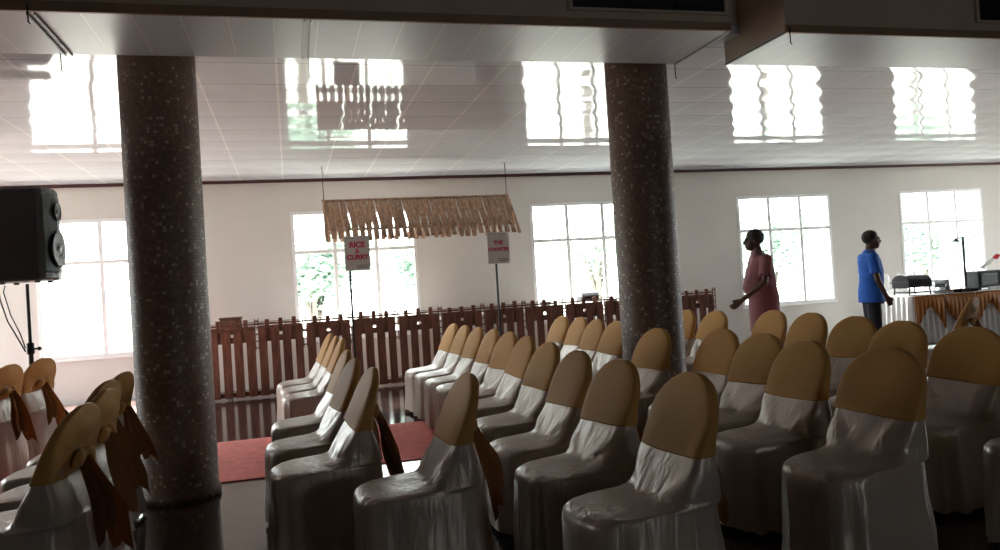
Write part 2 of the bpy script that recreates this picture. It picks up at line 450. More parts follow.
def loop(z, off, seed, n=88):
    xf, xr, w_ = lerp_tab(XF, z), lerp_tab(XR, z), half_w(z)
    k_ = sm(.93, .86, z)                       # the slab rounds over at the very top
    if z > .86:
        md = (xf + xr) / 2; hh = (xr - xf) / 2 * (.35 + .65 * math.sqrt(max(0, 1 - ((z - .86) / .0465) ** 2))) if z < .9064 else (xr - xf) / 2 * .35
        xf, xr = md - hh, md + hh
    xf -= off; xr += off; w_ += off
    c, a = (xf + xr) / 2, (xr - xf) / 2
    ex = 2 / (3.4 + 1.2 * sm(.45, .56, z))
    out = []
    for k in range(n):
        th = 2 * PI * k / n
        cs, sn = math.cos(th), math.sin(th)
        x = c + a * math.copysign(abs(cs) ** ex, cs); y = w_ * math.copysign(abs(sn) ** ex, sn)
        if z < .45:
            amp = .003 + .015 * (1 - z / .45)
            d = amp * (math.sin(9 * th + seed) * .6 + math.sin(15 * th + seed * 2.3) * .35 + .7 * noise.noise(Vector((cs * 2, sn * 2, seed + z * 1.5))))
            d += .012 * noise.noise(Vector((cs * 1.3, sn * 1.3, seed * 2 + z * 5)))
        else:
            d = .006 * noise.noise(Vector((y * 12, z * 6, seed * 3))) * (1 if off == 0 else .5)
            if off == 0 and cs < 0:             # creases fanning up from the seat joint
                an = math.atan2(y - .02 * math.sin(seed), z - .43)
                f = sm(.46, .49, z) * sm(.68, .56, z)
                d += .007 * f * math.sin(an * 7 + seed * 2) + .002 * f * math.sin(an * 17 + seed)
            if off == 0 and z < .47:
                d *= .3
        x += cs * d; y += sn * d
        out.append(Vector((x, y, z)))
    return out
def chair_parts(seed):
    bm = bmesh.new()
    zs = [.03, .06, .10, .15, .20, .25, .30, .35, .39, .415, .43, .440, .447, .451, .4535, .456, .4585, .461, .465, .47, .478, .49, .505, .52, .54, .56, .58, .60, .62, .64, .66, .69, .72, .75, .78, .81, .84, .86, .875, .888, .897, .903, .9062]
    rs = [loop(z, 0, seed) for z in zs]
    for k, p in enumerate(rs[0]): p.z += .006 * math.sin(k * .9 + seed)
    for i, z in enumerate(zs):                  # seat cushion crowns gently; small folds at its back
        if .447 <= z <= .47:
            for p in rs[i]:
                fx = (p.x + .2) / .25
                p.z += .006 * math.cos(p.y * 7) - .002 * math.sin(p.y * 30 + seed * 3) * max(0, min(1, fx))
    rings(bm, rs, True, False, True)
    cover = link_mesh('seat_cover', bm, M_cover, None, True)
    # sash drawn round the upper back like a cap
    bm = bmesh.new()
    zs = [.628, .630, .636, .65, .665, .68, .695, .71, .725, .74, .76, .78, .80, .82, .84, .855, .868, .88, .89, .898, .903, .9068, .9080]
    rs = []
    for i, z in enumerate(zs):
        lp = loop(min(z, .9066), .006 if i else .0, seed + 5)
        for p in lp:
            p.z = z + (.0015 if z < .9 else .003)
            xm = lerp_tab(XR, min(z, .9)) - .045
            g = sm(xm, xm + .04, p.x)
            dy, dz = p.y, z - .70
            dd = math.hypot(dy, dz)
            if g > 0:
                an = math.atan2(dz, dy)
                p.x += g * (-.012 * math.exp(-(dd / .05) ** 2) + .006 * math.sin(an * 11 + seed) * math.exp(-(dd / .16) ** 2) + .022 * math.exp(-((dz - .11) / .05) ** 2 - (dy / .11) ** 2))
            ph = 1 - min(1, i / 9)
            p.z += ph * (.008 * math.sin(p.y * 7 + seed) + g * .018 * math.exp(-(dy / .1) ** 2))
        rs.append(lp)
    rings(bm, rs, True, False, True)
    sash = link_mesh('sash', bm, M_gold, None, True)
    # knot with two soft loops
    bm = bmesh.new()
    ell(bm, (.262, 0, .70), (.026, .026, .030), 14)
    for q in (-1, 1):
        rs = []
        for k in range(9):
            u = k / 8; rr = .008 + .026 * math.sin(PI * min(1, u * .93 + .05)) ** .7
            cx_, cy_, cz_ = .266 + .012 * math.sin(PI * u), q * (.010 + .075 * u), .702 + .012 * math.sin(PI * u) - .030 * u
            rs.append([Vector((cx_ + rr * .62 * math.cos(a), cy_, cz_ + rr * math.sin(a) * (1 + .12 * math.sin(3 * a + seed)))) for a in [2 * PI * m_ / 14 for m_ in range(14)]])
        rings(bm, rs)
    bow = remeshed('bow', bm, M_gold, None, .006, 2)
    tails = []
    for q in (-1, 1):
        bm = bmesh.new(); n = 18; rs = []
        ln = .37 + .06 * math.sin(seed * 3 + q)
        for k in range(n + 1):
            t = k / n; z = .700 - ln * t; wd = .014 + .026 * min(1, t * 1.8); tw = (.55 + .5 * min(1, 2 * t)) + .25 * q
            yc = q * (.010 + .040 * t) + .008 * math.sin(5 * t + seed); xc = .276 + .085 * t + .006 * math.sin(7 * t + seed) + .006 * q
            row = []; m_ = 8
            for v in range(m_ + 1):
                u = v / m_ * 2 - 1
                zz = z + ((.045 * (1 - abs(u)) - .02 * u * q) * max(0, (t - .85) / .15))
                row.append(Vector((xc + .007 * math.cos(u * 5 + t * 3) + (u + .9) * wd * math.sin(tw), yc + u * wd * math.cos(tw), zz)))
            rs.append(row)
        rings(bm, rs, closed=False)
        bmesh.ops.solidify(bm, geom=bm.faces[:], thickness=.002)
        tails.append(link_mesh('sash_tail', bm, M_tail, None, True))
    return cover, sash, bow, tails
protos = []
def new_chair(seed):
    t = thing('banquet_chair', '', 'chair')
    cover, sash, bow, tails = chair_parts(seed)
    cover.parent = t; sash.parent = t; bow.parent = sash
    for q in tails: q.parent = sash
    tails[0]['label'] = 'amber brown ribbon tail'; tails[1]['label'] = 'amber brown ribbon tail'
    return t
protos = [new_chair(s) for s in (0.3, 1.7, 3.1, 4.4)]
used = [False] * 4
cnt = 0
def place_chair(xt, y, deg, label, group, sc_=1.0):
    """xt, y: where the top of the back stands"""
    global cnt
    k = (cnt * 3 + cnt // 4) % 4; cnt += 1
    a = math.radians(deg)
    loc = (xt - .29 * math.cos(a), y - .29 * math.sin(a), .0)
    if not used[k]:
        used[k] = True; o = protos[k]; o.location = loc; o.rotation_euler = (0, 0, a); o['label'] = label; o['group'] = group; o.scale = (1, 1, sc_); return o
    return dup(protos[k], loc, a, label, group, (1, 1, sc_))
OR = ['nearest', 'second', 'third', 'fourth', 'fifth', 'sixth', 'seventh', 'eighth', 'ninth', 'tenth']
ROWS = {
 'L': ('the short row right of the left column', [(.40, 4.10, 4), (.36, 4.78, 6), (.37, 5.55, 4), (.43, 7.02, 2), (.41, 7.60, 3), (.38, 8.18, 4)]),
 'B': ('the long row behind the lone chair', [(1.50, 2.74, 3), (1.50, 3.42, 6), (1.52, 4.03, 4), (1.60, 4.76, 4), (1.68, 5.50, 3), (1.72, 6.12, 6), (1.73, 6.68, 3), (1.72, 7.22, 4), (1.71, 7.76, 3), (1.70, 8.30, 4)]),
 'C': ('the row passing the right column', [(2.57, 2.91, 8), (2.60, 3.52, 2), (2.72, 4.08, 5), (2.78, 4.63, 4), (2.58, 5.19, 6), (2.82, 6.45, 4), (2.86, 7.02, 3), (2.92, 7.62, 3), (2.91, 8.16, 5)]),
 'D': ('the rightmost row, nearest the buffet', [(3.50, 2.72, 6), (3.58, 3.42, 6), (3.76, 4.12, 4), (3.96, 4.78, 5), (4.14, 5.52, 4), (4.28, 6.24, 4), (4.06, 6.86, 5), (4.05, 7.45, 4)]),
 'E': ('the row seen from behind at bottom left', [(-.85, 3.60, -10), (-.88, 4.18, -9), (-.98, 4.70, -11), (-1.0, 5.20, -10)]),
 'F': ('the row before the loudspeaker stand', [(-2.17, 7.00, -15), (-2.10, 7.62, -18)]),
}
for r, (desc, lst) in ROWS.items():
    for i, (x, y, a) in enumerate(lst):
        place_chair(x, y, a, 'satin covered chair with gold sash, %s in %s' % (OR[i], desc), 'covered chairs in ' + desc)
place_chair(.76, 3.42, 2, 'lone silver covered chair with gold sash standing forward of the long row', 'covered chairs beside the aisle')
place_chair(6.05, 5.75, -60, 'covered chair with peaked gold bow, at the right edge before the buffet table', 'covered chair before the buffet')

# ---------------------------------------------------------------- picket fence
FY = 10.88
fx0, fx1 = -1.08, 6.42
t = thing('picket_fence', 'long red-brown wooden picket fence round the food counters by the back wall', 'fence', (fx0, FY, 0))
NP = 12; P = (fx1 - fx0) / NP
def pick(nm, x, w_, z0, z1, y0=-.012, y1=.012, m=M_wood):
    bm = bmesh.new(); box(bm, x - w_ / 2, x + w_ / 2, y0, y1, z0, z1, .004); return link_mesh(nm, bm, m, t)
rf = random.Random(3)
for k in range(NP):
    x0 = k * P
    for j in range(4):
        x = x0 + P * (j + .5) / 4 + rf.uniform(-.006, .006)
        pick('picket', x, .108 + rf.uniform(-.006, .006), .02, .93 + rf.uniform(-.03, .01))
    for j in range(3):
        pick('post_cap', x0 + P * (.22 + .28 * j), .055, .86, 1.035 + rf.uniform(-.015, .02), .014, .05)
bm = bmesh.new()
box(bm, 0, fx1 - fx0, .014, .03, .03, .09); link_mesh('rail', bm, M_wood, t)
bm = bmesh.new()
for k in range(NP):           # upper boards, with a square hole in each bay
    a, b, h_ = k * P + .03, (k + 1) * P - .03, k * P + P * .5
    box(bm, a, h_ - .022, .013, .035, .74, .955); box(bm, h_ + .022, b, .013, .035, .74, .955)
    box(bm, h_ - .022, h_ + .022, .013, .035, .74, .82); box(bm, h_ - .022, h_ + .022, .013, .035, .865, .955)
link_mesh('upper_board', bm, M_wood, t)
bm = bmesh.new(); box(bm, 0, fx1 - fx0, .045, .06, .965, .99); box(bm, 0, fx1 - fx0, .05, .06, 1.0, 1.008); link_mesh('rail', bm, M_wood, t)
for k in range(NP + 1):       # slim ladder strips between the bays
    bm = bmesh.new(); x = k * P
    for dx in (-.022, .022): box(bm, x + dx - .006, x + dx + .006, .03, .045, .62, 1.05)
    for z in (.66, .75, .84, .93, 1.02): box(bm, x - .028, x + .028, .028, .045, z - .008, z + .008)
    link_mesh('ladder_strip', bm, M_wood, t)

# counters behind it
def cloth_table(name, x0, x1, y0, y1, h, label, cat='table', m=M_white, pl=60.0, swag=None):
    t = thing(name, label, cat, ((x0 + x1) / 2, (y0 + y1) / 2, 0))
    hx, hy = (x1 - x0) / 2, (y1 - y0) / 2
    bm = bmesh.new(); box(bm, -hx, hx, -hy, hy, h - .03, h, .008); link_mesh('table_top', bm, m, t)
    per = []
    cs = [(-hx, -hy), (hx, -hy), (hx, hy), (-hx, hy)]
    for i in range(4):
        a, b = Vector(cs[i]), Vector(cs[(i + 1) % 4]); n = max(8, int((b - a).length / .02))
        d = (b - a).normalized(); nn = Vector((d.y, -d.x))
        for k in range(n): per.append((a + (b - a) * k / n, nn, (b - a).length * k / n + i * 3.1))
    rs = []
    for z, am in ((.03, .022), (.25, .018), (.5, .012), (h - .035, .005), (h - .004, .003)):
        rs.append([Vector((p.x + nn.x * (.008 + am * (1 + math.sin(s * pl))), p.y + nn.y * (.008 + am * (1 + math.sin(s * pl))), z)) for p, nn, s in per])
    bm = bmesh.new(); rings(bm, rs, True, False, False); link_mesh('table_skirt', bm, m, t, True)
    if swag:
        n_, dep = swag; wd = (x1 - x0) / n_
        for k in range(n_):
            for part in (0,):
                bm = bmesh.new(); rs = []
                cols = 30
                xa = -hx + k * wd
                for q in range(9):
                    v = q / 8; row = []
                    for c in range(cols + 1):
                        u = c / cols
                        drop = (dep * (.30 + .70 * abs(2 * u - 1) ** 1.2)) if k % 2 == 0 else dep * (.35 + .65 * (1 - abs(2 * u - 1)) ** .8)
                        row.append(Vector((xa + wd * (.02 + .96 * u), -hy - .052 - .012 * math.sin(u * 44) * v - .02 * math.sin(v * 3), h - .005 - drop * v)))
                    rs.append(row)
                rings(bm, rs, closed=False)
                bmesh.ops.solidify(bm, geom=bm.faces[:], thickness=.003)
                link_mesh('swag', bm, M_orange, t, True)['label'] = 'orange satin swag'
    return t
def trestle(x0, x1, y0, y1, h, label):
    t = thing('counter_table', label, 'table', ((x0 + x1) / 2, (y0 + y1) / 2, 0)); hx, hy = (x1 - x0) / 2, (y1 - y0) / 2
    bm = bmesh.new(); box(bm, -hx, hx, -hy, hy, h - .03, h, .008); link_mesh('table_top', bm, M_white, t)
    for a in (-hx + .08, -.03, .03, hx - .08):
        for b in (-hy + .06, hy - .06):
            bm = bmesh.new(); tube(bm, [(a, b, 0), (a, b, h - .03)], .018, 8); link_mesh('leg', bm, M_steel, t)
trestle(-.95, 2.7, 11.12, 11.62, .86, 'long white counter table behind the left part of the picket fence')
trestle(2.8, 6.25, 11.12, 11.62, .90, 'long white counter table behind the right part of the picket fence')

def plates(x, y, z, label, r=.12, n=6):
    bm = bmesh.new(); prof = []
    for k in range(n):
        z0 = k * .014; prof += [(r * .55, z0), (r, z0 + .010), (r, z0 + .013), (r * .6, z0 + .0135)]
    lathe(bm, prof, n=20); o = link_mesh('plate_stack', bm, M_china, None, True); o.location = (x, y, z)
    tag(o, label, 'plates', 'crockery on the counters behind the fence')
def bowl(x, y, z, label, r=.10):
    bm = bmesh.new(); lathe(bm, [(r * .4, 0), (r * .45, .01), (r * .85, .06), (r, .10), (r * .96, .10), (r * .8, .06), (r * .35, .02)], n=20)
    o = link_mesh('serving_bowl', bm, M_china, None, True); o.location = (x, y, z); tag(o, label, 'bowl', 'crockery on the counters behind the fence')
def chafing(x, y, z, label, sx=.42, m=M_blkm, lidm=M_steel, parent_rot=0, s=1.0):
    t = thing('chafing_dish', label, 'chafing dish', (x, y, z), parent_rot); t.scale = (s, s, s)
    hx, hy = sx / 2, .15
    bm = bmesh.new()
    for a in (-1, 1):
        for b in (-1, 1): tube(bm, [(a * hx * .9, b * hy * .9, 0), (a * hx * .85, b * hy * .85, .12)], .010, 8)
    box(bm, -hx * .9, hx * .9, -hy * .9, hy * .9, .03, .045); link_mesh('stand', bm, m, t)
    bm = bmesh.new(); box(bm, -hx, hx, -hy, hy, .10, .17, .012); box(bm, -hx - .015, hx + .015, -hy - .015, hy + .015, .165, .178, .004); link_mesh('water_pan', bm, m, t)
    bm = bmesh.new(); rs = []
    for k in range(13):
        a = PI * k / 12; rs.append([Vector((u, -math.cos(a) * hy, .178 + math.sin(a) * .095)) for u in (-hx * .97, -hx * .8, 0, hx * .8, hx * .97)])
    rings(bm, rs, closed=False)
    for s_ in (-1, 1):
        bm.faces.new([bm.verts.new((s_ * hx * .97, -math.cos(PI * k / 12) * hy, .178 + math.sin(PI * k / 12) * .095)) for k in range(13)])
    link_mesh('lid', bm, lidm, t, True)
    bm = bmesh.new(); tube(bm, [(-.06, 0, .268), (-.05, 0, .305), (.05, 0, .305), (.06, 0, .268)], .008, 8); link_mesh('lid_handle', bm, m, t)
    return t
chafing(4.45, 11.3, .90, 'low dark chafing dish on the counter, above the fence left of the right column', .36, M_blkm, M_steel, 0, .8)
chafing(5.20, 11.3, .90, 'dark chafing dish on the counter, above the fence beside the right column', .30, M_blkm, M_blkm, 0, .95)
bm = bmesh.new(); box(bm, -.14, .14, -.1, .1, 0, .20, .01); box(bm, -.15, .15, -.11, .11, .20, .225, .006)
o = link_mesh('food_box', bm, mat('brown_box_board', (0.18, 0.09, 0.06), 0.6)); o.location = (-.80, 11.3, .86); tag(o, 'small dark brown box on the counter behind the left end of the fence', 'box')
names = ['behind the left end of the fence', 'behind the fence left of the curry sign', 'below the curry sign', 'right of the curry sign', 'between the two sign poles', 'left of the second sign pole']
for k, x in enumerate((-.2, .35, 1.0, 1.55, 2.0, 2.45)):
    (plates if k % 2 else bowl)(x, 11.27, .86, 'white %s on the counter %s' % ('stack of plates' if k % 2 else 'serving bowl', names[k]))
names = ['just right of the second sign pole', 'below the window left of the right column', 'between the two dark chafing dishes', 'behind the right end of the fence']
for k, x in enumerate((3.15, 3.75, 4.83, 6.0)):
    (plates if k % 2 == 0 else bowl)(x, 11.27, .90, 'white %s on the counter %s' % ('stack of plates' if k % 2 == 0 else 'serving bowl', names[k]))
bm = bmesh.new(); box(bm, -.26, .26, -.12, .12, 0, .02, .006); box(bm, -.24, .24, -.10, .10, .02, .055, .012)
o = link_mesh('serving_tray', bm, M_china); o.location = (6.0, 10.98 + .5, .90); tag(o, 'bright white serving tray beyond the right end of the picket fence', 'tray')

# ---------------------------------------------------------------- slatted awning
t = thing('slatted_awning', 'small roof of weathered brown wooden slats hung over the food counter', 'awning', (.52, 10.75, 0))
AW = 2.60
def slat(x0, z0, x1, z1, y0, y1, wd, nm='slat'):
    bm = bmesh.new()
    a, b = Vector((x0, y0, z0)), Vector((x1, y1, z1))
    rs = []
    for k in range(5):
        p = a.lerp(b, k / 4); ww = wd * (1 - .15 * rf.random())
        rs.append([p + Vector((ww * math.cos(q), .010 * math.sin(q), .004 * math.sin(q))) for q in [2 * PI * i / 8 for i in range(8)]])
    rings(bm, rs); return link_mesh(nm, bm, M_bamboo, t, True)
n = 27
for k in range(n):
    x = AW * (k + .5) / n
    slat(x, 2.585 + rf.uniform(-.01, .01), x + .045 + rf.uniform(-.01, .01), 2.17 + rf.uniform(-.02, .02), .10, -.14, .046)
    slat(x + .03, 2.22, x + .045 + rf.uniform(-.008, .008), 2.035 + rf.uniform(-.025, .015), -.13, -.20, .036, 'eave_slat')
for k in range(0, n):
    if k % 4 != 3: slat(AW * (k + .5) / n, 2.58, AW * (k + .5) / n, 2.05, .12, .45, .035, 'rear_slat')
bm = bmesh.new(); tube(bm, [(-.03, .10, 2.595), (AW + .03, .10, 2.595)], .016, 8); link_mesh('ridge_pole', bm, M_bamboo, t)
bm = bmesh.new(); tube(bm, [(0, -.12, 2.17), (AW + .05, -.12, 2.17)], .018, 8); link_mesh('eave_pole', bm, M_bamboo, t)
for x in (.0, AW):
    bm = bmesh.new(); tube(bm, [(x, .10, 2.60), (x + (.08 if x else .0), -.19, 2.03)], .024, 8); link_mesh('end_rafter', bm, M_bamboo, t)
    bm = bmesh.new(); tube(bm, [(x, .10, 2.60), (x, .10, CZ)], .006, 6); link_mesh('hanging_wire', bm, M_blkm, t)

# ---------------------------------------------------------------- signs on poles
def text_mesh(s, size, m, parent, loc, name='lettering'):
    cu = bpy.data.curves.new('t', 'FONT'); cu.body = s; cu.size = size; cu.align_x = 'CENTER'; cu.align_y = 'CENTER'; cu.extrude = .0012; cu.offset = (.0015 if s == '&' else .0040) * size / .08
    ob = bpy.data.objects.new('t', cu); C.objects.link(ob)
    dg = bpy.context.evaluated_depsgraph_get(); me = bpy.data.meshes.new_from_object(ob.evaluated_get(dg))
    bpy.data.objects.remove(ob); me.materials.clear(); me.materials.append(m)
    o = bpy.data.objects.new(name, me); C.objects.link(o); o.parent = parent; o.location = loc; o.rotation_euler = (PI / 2, 0, 0)
    return o
def sign(x, y, zb, zt, wd, lines, label, px=0.0):
    t = thing('counter_sign', label, 'sign', (x, y, 0))
    bm = bmesh.new(); box(bm, -wd / 2, wd / 2, -.012, .0, zb, zt, .003); link_mesh('board', bm, M_sign, t)
    bm = bmesh.new(); lathe(bm, [(.14, 0), (.14, .015), (.02, .03)], px, .012, n=20); link_mesh('foot', bm, M_blkm, t)
    bm = bmesh.new(); tube(bm, [(px, .012, .02), (px, .012, zt - .05)], .016, 10); link_mesh('pole', bm, M_blkm, t)
    h = zt - zb
    for s, fz, sz in lines: text_mesh(s, sz, M_redink, t, (0, -.0135, zb + h * fz))
    for a, b, c, d in ((-.42, -.05, zt - .030, zt - .024), (0, .40, zt - .030, zt - .024), (-.05, .44, zb + .062, zb + .072), (-.05, .40, zb + .035, zb + .050)):
        bm = bmesh.new(); box(bm, a * wd, b * wd, -.0135, -.012, c, d); link_mesh('small_print', bm, M_greyink, t)
sign(.90, 10.50, 1.61, 2.07, .335, [('RICE', .74, .100), ('&', .56, .095), ('CURRY', .38, .088)], 'pale board reading RICE & CURRY on a black pole under the awning', -.11)
sign(2.85, 10.50, 1.60, 2.04, .315, [('THE', .66, .075), ('COUNTER', .45, .062)], 'pale board with red COUNTER lettering on a pole at the right end of the awning', -.04)

# ---------------------------------------------------------------- loudspeaker and stand
SX, SY = -2.40, 8.30
t = thing('speaker_stand', 'black tripod stand carrying the loudspeaker at the left', 'speaker stand', (SX, SY, 0))
bm = bmesh.new(); tube(bm, [(0, 0, .06), (0, 0, 1.0)], .022, 12); link_mesh('lower_pole', bm, M_blkm, t)
bm = bmesh.new(); tube(bm, [(0, 0, .98), (0, 0, 1.588)], .016, 12); link_mesh('upper_pole', bm, M_blkm, t)
bm = bmesh.new(); lathe(bm, [(.03, .92), (.034, .93), (.034, 1.02), (.026, 1.03)], n=16); link_mesh('collar', bm, M_blkm, t, True)
bm = bmesh.new(); tube(bm, [(.03, 0, .97), (.07, -.02, .97)], .010, 8); ell(bm, (.08, -.02, .97), (.02, .02, .02), 10); link_mesh('knob', bm, M_blkm, t)
bm = bmesh.new(); lathe(bm, [(.03, .60), (.036, .61), (.036, .68), (.028, .69)], n=16); link_mesh('leg_hub', bm, M_blkm, t, True)
for a in (-15, 105, 225):
    c, s = math.cos(math.radians(a)), math.sin(math.radians(a))
    bm = bmesh.new(); tube(bm, [(.03 * c, .03 * s, .65), (.60 * c, .60 * s, .02)], .017, 10); l_ = link_mesh('leg', bm, M_blkm, t)
    bm = bmesh.new(); ell(bm, (.60 * c, .60 * s, .022), (.022, .022, .02), 10); link_mesh('rubber_foot', bm, M_blk, l_)
    bm = bmesh.new(); tube(bm, [(.02 * c, .02 * s, .10), (.30 * c, .30 * s, .345)], .012, 8); link_mesh('brace', bm, M_blkm, t)
# speaker: faces right (+X), turned slightly to the camera
t = thing('loudspeaker', 'large black loudspeaker on the tripod stand at the left edge', 'loudspeaker', (SX, SY, 1.61), math.radians(-5)); t.scale = (1, 1, 1.09)
prof = [(-.26, -.20), (-.18, -.24), (.20, -.24), (.24, -.20), (.27, -.10), (.285, 0), (.27, .10), (.24, .20), (.20, .24), (-.18, .24), (-.26, .20)]
bm = bmesh.new()
rs = []
for z, s in ((0, .94), (.02, 1), (.78, 1), (.80, .95)): rs.append([Vector((x * s, y * s, z)) for x, y in prof])
rings(bm, rs)
link_mesh('cabinet', bm, M_blk, t)
bm = bmesh.new()
rs = []
fp = [(.238, -.20), (.268, -.11), (.284, 0), (.268, .11), (.238, .20)]
for z in (.06, .08, .40, .72, .74): rs.append([Vector((x + (.010 if .07 < z < .73 else .002), y, z)) for x, y in fp])
rings(bm, rs, closed=False); bmesh.ops.solidify(bm, geom=bm.faces[:], thickness=.004)
link_mesh('grille', bm, M_grille, t)
for nm, z, r in (('woofer', .27, .165), ('horn', .60, .085)):
    bm = bmesh.new()
    n_ = 28; rs = []
    for rr, d in ((r, .0), (r * .95, .014), (r * .85, .010), (r * .35, -.004), (r * .2, .012), (.002, .014)):
        rs.append([Vector((.297 + d - .010 * (rr * math.cos(2 * PI * k / n_) / .165) ** 2, rr * math.cos(2 * PI * k / n_), z + rr * math.sin(2 * PI * k / n_))) for k in range(n_)])
    rings(bm, rs); link_mesh(nm, bm, M_blkm, t, True)
for x, y in ((-.15, -.15), (.15, -.15), (.15, .15), (-.15, .15)):
    bm = bmesh.new(); lathe(bm, [(.022, -.018), (.025, -.016), (.025, .006)], x, y, 12); link_mesh('rubber_foot', bm, M_blk, t)
bm = bmesh.new(); lathe(bm, [(.035, -.006), (.035, .03)], n=14); link_mesh('pole_socket', bm, M_blkm, t)
bm = bmesh.new()
tube(bm, [(-2.62, 8.22, 1.58), (-2.60, 8.20, 1.45), (-2.55, 8.2, 1.25), (-2.47, 8.24, 1.05), (-2.435, 8.27, .95)], .007, 6)
tag(link_mesh('speaker_cable', bm, M_blk, None, True), 'black cable looping from the loudspeaker down to its stand, the outer one', 'cable')
bm = bmesh.new()
tube(bm, [(-2.56, 8.22, 1.58), (-2.57, 8.2, 1.52), (-2.52, 8.2, 1.3), (-2.46, 8.235, 1.12), (-2.43, 8.26, .98)], .006, 6)
tag(link_mesh('speaker_cable', bm, M_blk, None, True), 'thin black cable hanging close to the speaker pole, the inner one', 'cable')

# ---------------------------------------------------------------- air vents in the box front, hangers
def vent(x0, x1, z0, z1, label):
    t = thing('air_vent', label, 'vent', ((x0 + x1) / 2, NY, z0)); hw = (x1 - x0) / 2; h = z1 - z0
    bm = bmesh.new(); box(bm, -hw, hw, -.006, -.001, 0, h); link_mesh('duct_opening', bm, M_blk, t)
    bm = bmesh.new()
    for a in ((-hw - .03, -hw, -.02, h + .02), (hw, hw + .03, -.02, h + .02), (-hw, hw, -.02, 0), (-hw, hw, h, h + .02)): box(bm, a[0], a[1], -.02, 0, a[2], a[3], .002)
    link_mesh('frame', bm, M_bulk, t)
    for k in range(6):
        bm = bmesh.new(); z = h * (k + .5) / 6; box(bm, -hw, hw, -.014, -.008, z - .003, z + .003); link_mesh('louvre', bm, M_blk, t)
    for k in range(1, 3):
        bm = bmesh.new(); x = -hw + 2 * hw * k / 3; box(bm, x - .006, x + .006, -.017, -.007, 0, h); link_mesh('divider', bm, M_blkm, t)
vent(1.82, 2.90, 3.02, 3.22, 'long black air vent in the brown ceiling box above the right column')
vent(5.02, 6.1, 3.03, 3.22, 'black air vent in the brown ceiling box at the top right corner')
for (x, y, z0, z1, lb) in ((-1.24, NY - .03, 2.83, 2.93, 'short dark hook hanging from the ceiling box at the far top left'),
                         (-1.29, 5.345, 2.80, 2.93, 'short dark hook at the ceiling step left of the left column'),
                         (.21, 5.345, 2.78, 2.93, 'short pale rod hanging from the ceiling step between the columns'),
                         (2.94, 5.345, 2.80, 2.93, 'short dark hook at the ceiling step right of the right column'),
                         (3.38, NY - .03, 2.82, 2.93, 'short dark hook at the corner of the right ceiling box')):
    bm = bmesh.new(); tube(bm, [(x, y, z1), (x, y, z0), (x + .01, y, z0 - .01)], .004, 6)
    tag(link_mesh('ceiling_hook', bm, M_steel if 'pale' in lb else M_blkm), lb, 'hook')
for x, lb in ((-1.24, 'thin dark track fixed under the left end of the ceiling box'), (.19, 'thin pale track fixed under the middle of the ceiling box')):
    bm = bmesh.new()
    for dx in (-.018, .018): box(bm, x + dx - .005, x + dx + .005, NY + .02, 5.33, 2.888, 2.8995)
    tag(link_mesh('ceiling_track', bm, M_grille if x < 0 else M_alu), lb, 'track')

# ---------------------------------------------------------------- buffet at the right
BX0, BX1, BY0, BY1, BH = 8.95, 12.9, 9.62, 10.25, .745
cloth_table('buffet_table', BX0, BX1, BY0, BY1, BH, 'buffet table with white skirt and orange satin swags at the right', swag=(7, .52))
chafing(9.24, 9.90, BH + .004, 'large black and steel chafing dish at the left end of the buffet', .38, M_blkm, M_blkm, 0, 1.15)
chafing(9.74, 9.97, BH + .013, 'low steel chafing dish right of the large one on the buffet', .28, M_steel, M_steel, 0, .75)
def tray(x, y, m, label, sx=.22, sy=.14, h=.05):
    bm = bmesh.new(); rs = []
    for s, z in ((.86, 0), (1, h), (1.03, h), (.96, h - .004), (.82, .008)):
        rs.append([Vector((a * sx * s, b * sy * s, z)) for a, b in ((-1, -.9), (-.9, -1), (.9, -1), (1, -.9), (1, .9), (.9, 1), (-.9, 1), (-1, .9))])
    rings(bm, rs); o = link_mesh('food_tray', bm, m); o.location = (x, y, BH); tag(o, label, 'tray')
tray(9.66, 9.75, M_steel, 'shallow steel tray on the buffet right of the large chafing dish', .16, .08)
tray(10.05, 9.73, M_blkm, 'low black tray on the buffet before the lamp pole', .20, .12, .05)
tray(10.78, 9.72, M_china, 'white tray at the right edge of the buffet', .20, .07, .05)
bm = bmesh.new(); lathe(bm, [(.08, 0), (.085, .01), (.085, .19), (.08, .2), (.072, .2), (.072, .05)], n=20)
o = link_mesh('steel_pot', bm, M_steel, None, True); o.location = (10.0, 10.05, BH); tag(o, 'upright grey steel pot in the middle of the buffet', 'pot')
t = thing('bread_warmer', 'black countertop warmer box on the buffet at the right edge', 'appliance', (10.72, 9.98, BH))
bm = bmesh.new(); box(bm, -.26, .26, -.14, .14, .03, .30, .015); link_mesh('housing', bm, M_blk, t)
bm = bmesh.new(); box(bm, -.22, .10, -.150, -.139, .07, .26, .006); link_mesh('door', bm, M_grille, t)
bm = bmesh.new(); tube(bm, [(-.2, -.165, .24), (.08, -.165, .24)], .008, 8); link_mesh('handle', bm, M_steel, t)
for k, z in enumerate((.10, .17, .24)):
    bm = bmesh.new(); tube(bm, [(.18, -.14, z), (.18, -.16, z)], .018, 12); link_mesh('dial', bm, M_steel, t)
bm = bmesh.new()
for a in (-.2, .2):
    for b in (-.1, .1): lathe(bm, [(.02, 0), (.02, .035)], a, b, 10)
link_mesh('foot', bm, M_blk, t)
t = thing('heat_lamp', 'slim dark pole lamp with a horizontal arm standing on the buffet', 'lamp', (10.30, 9.93, BH))
bm = bmesh.new(); lathe(bm, [(.09, 0), (.09, .015), (.02, .025)], n=18); link_mesh('base', bm, M_blkm, t)
bm = bmesh.new(); tube(bm, [(0, 0, .02), (0, 0, .85)], .020, 10); link_mesh('pole', bm, M_grille, t)
bm = bmesh.new(); tube(bm, [(-.14, 0, .83), (0, 0, .85), (.38, 0, .85)], .007, 8); link_mesh('arm', bm, M_grille, t)
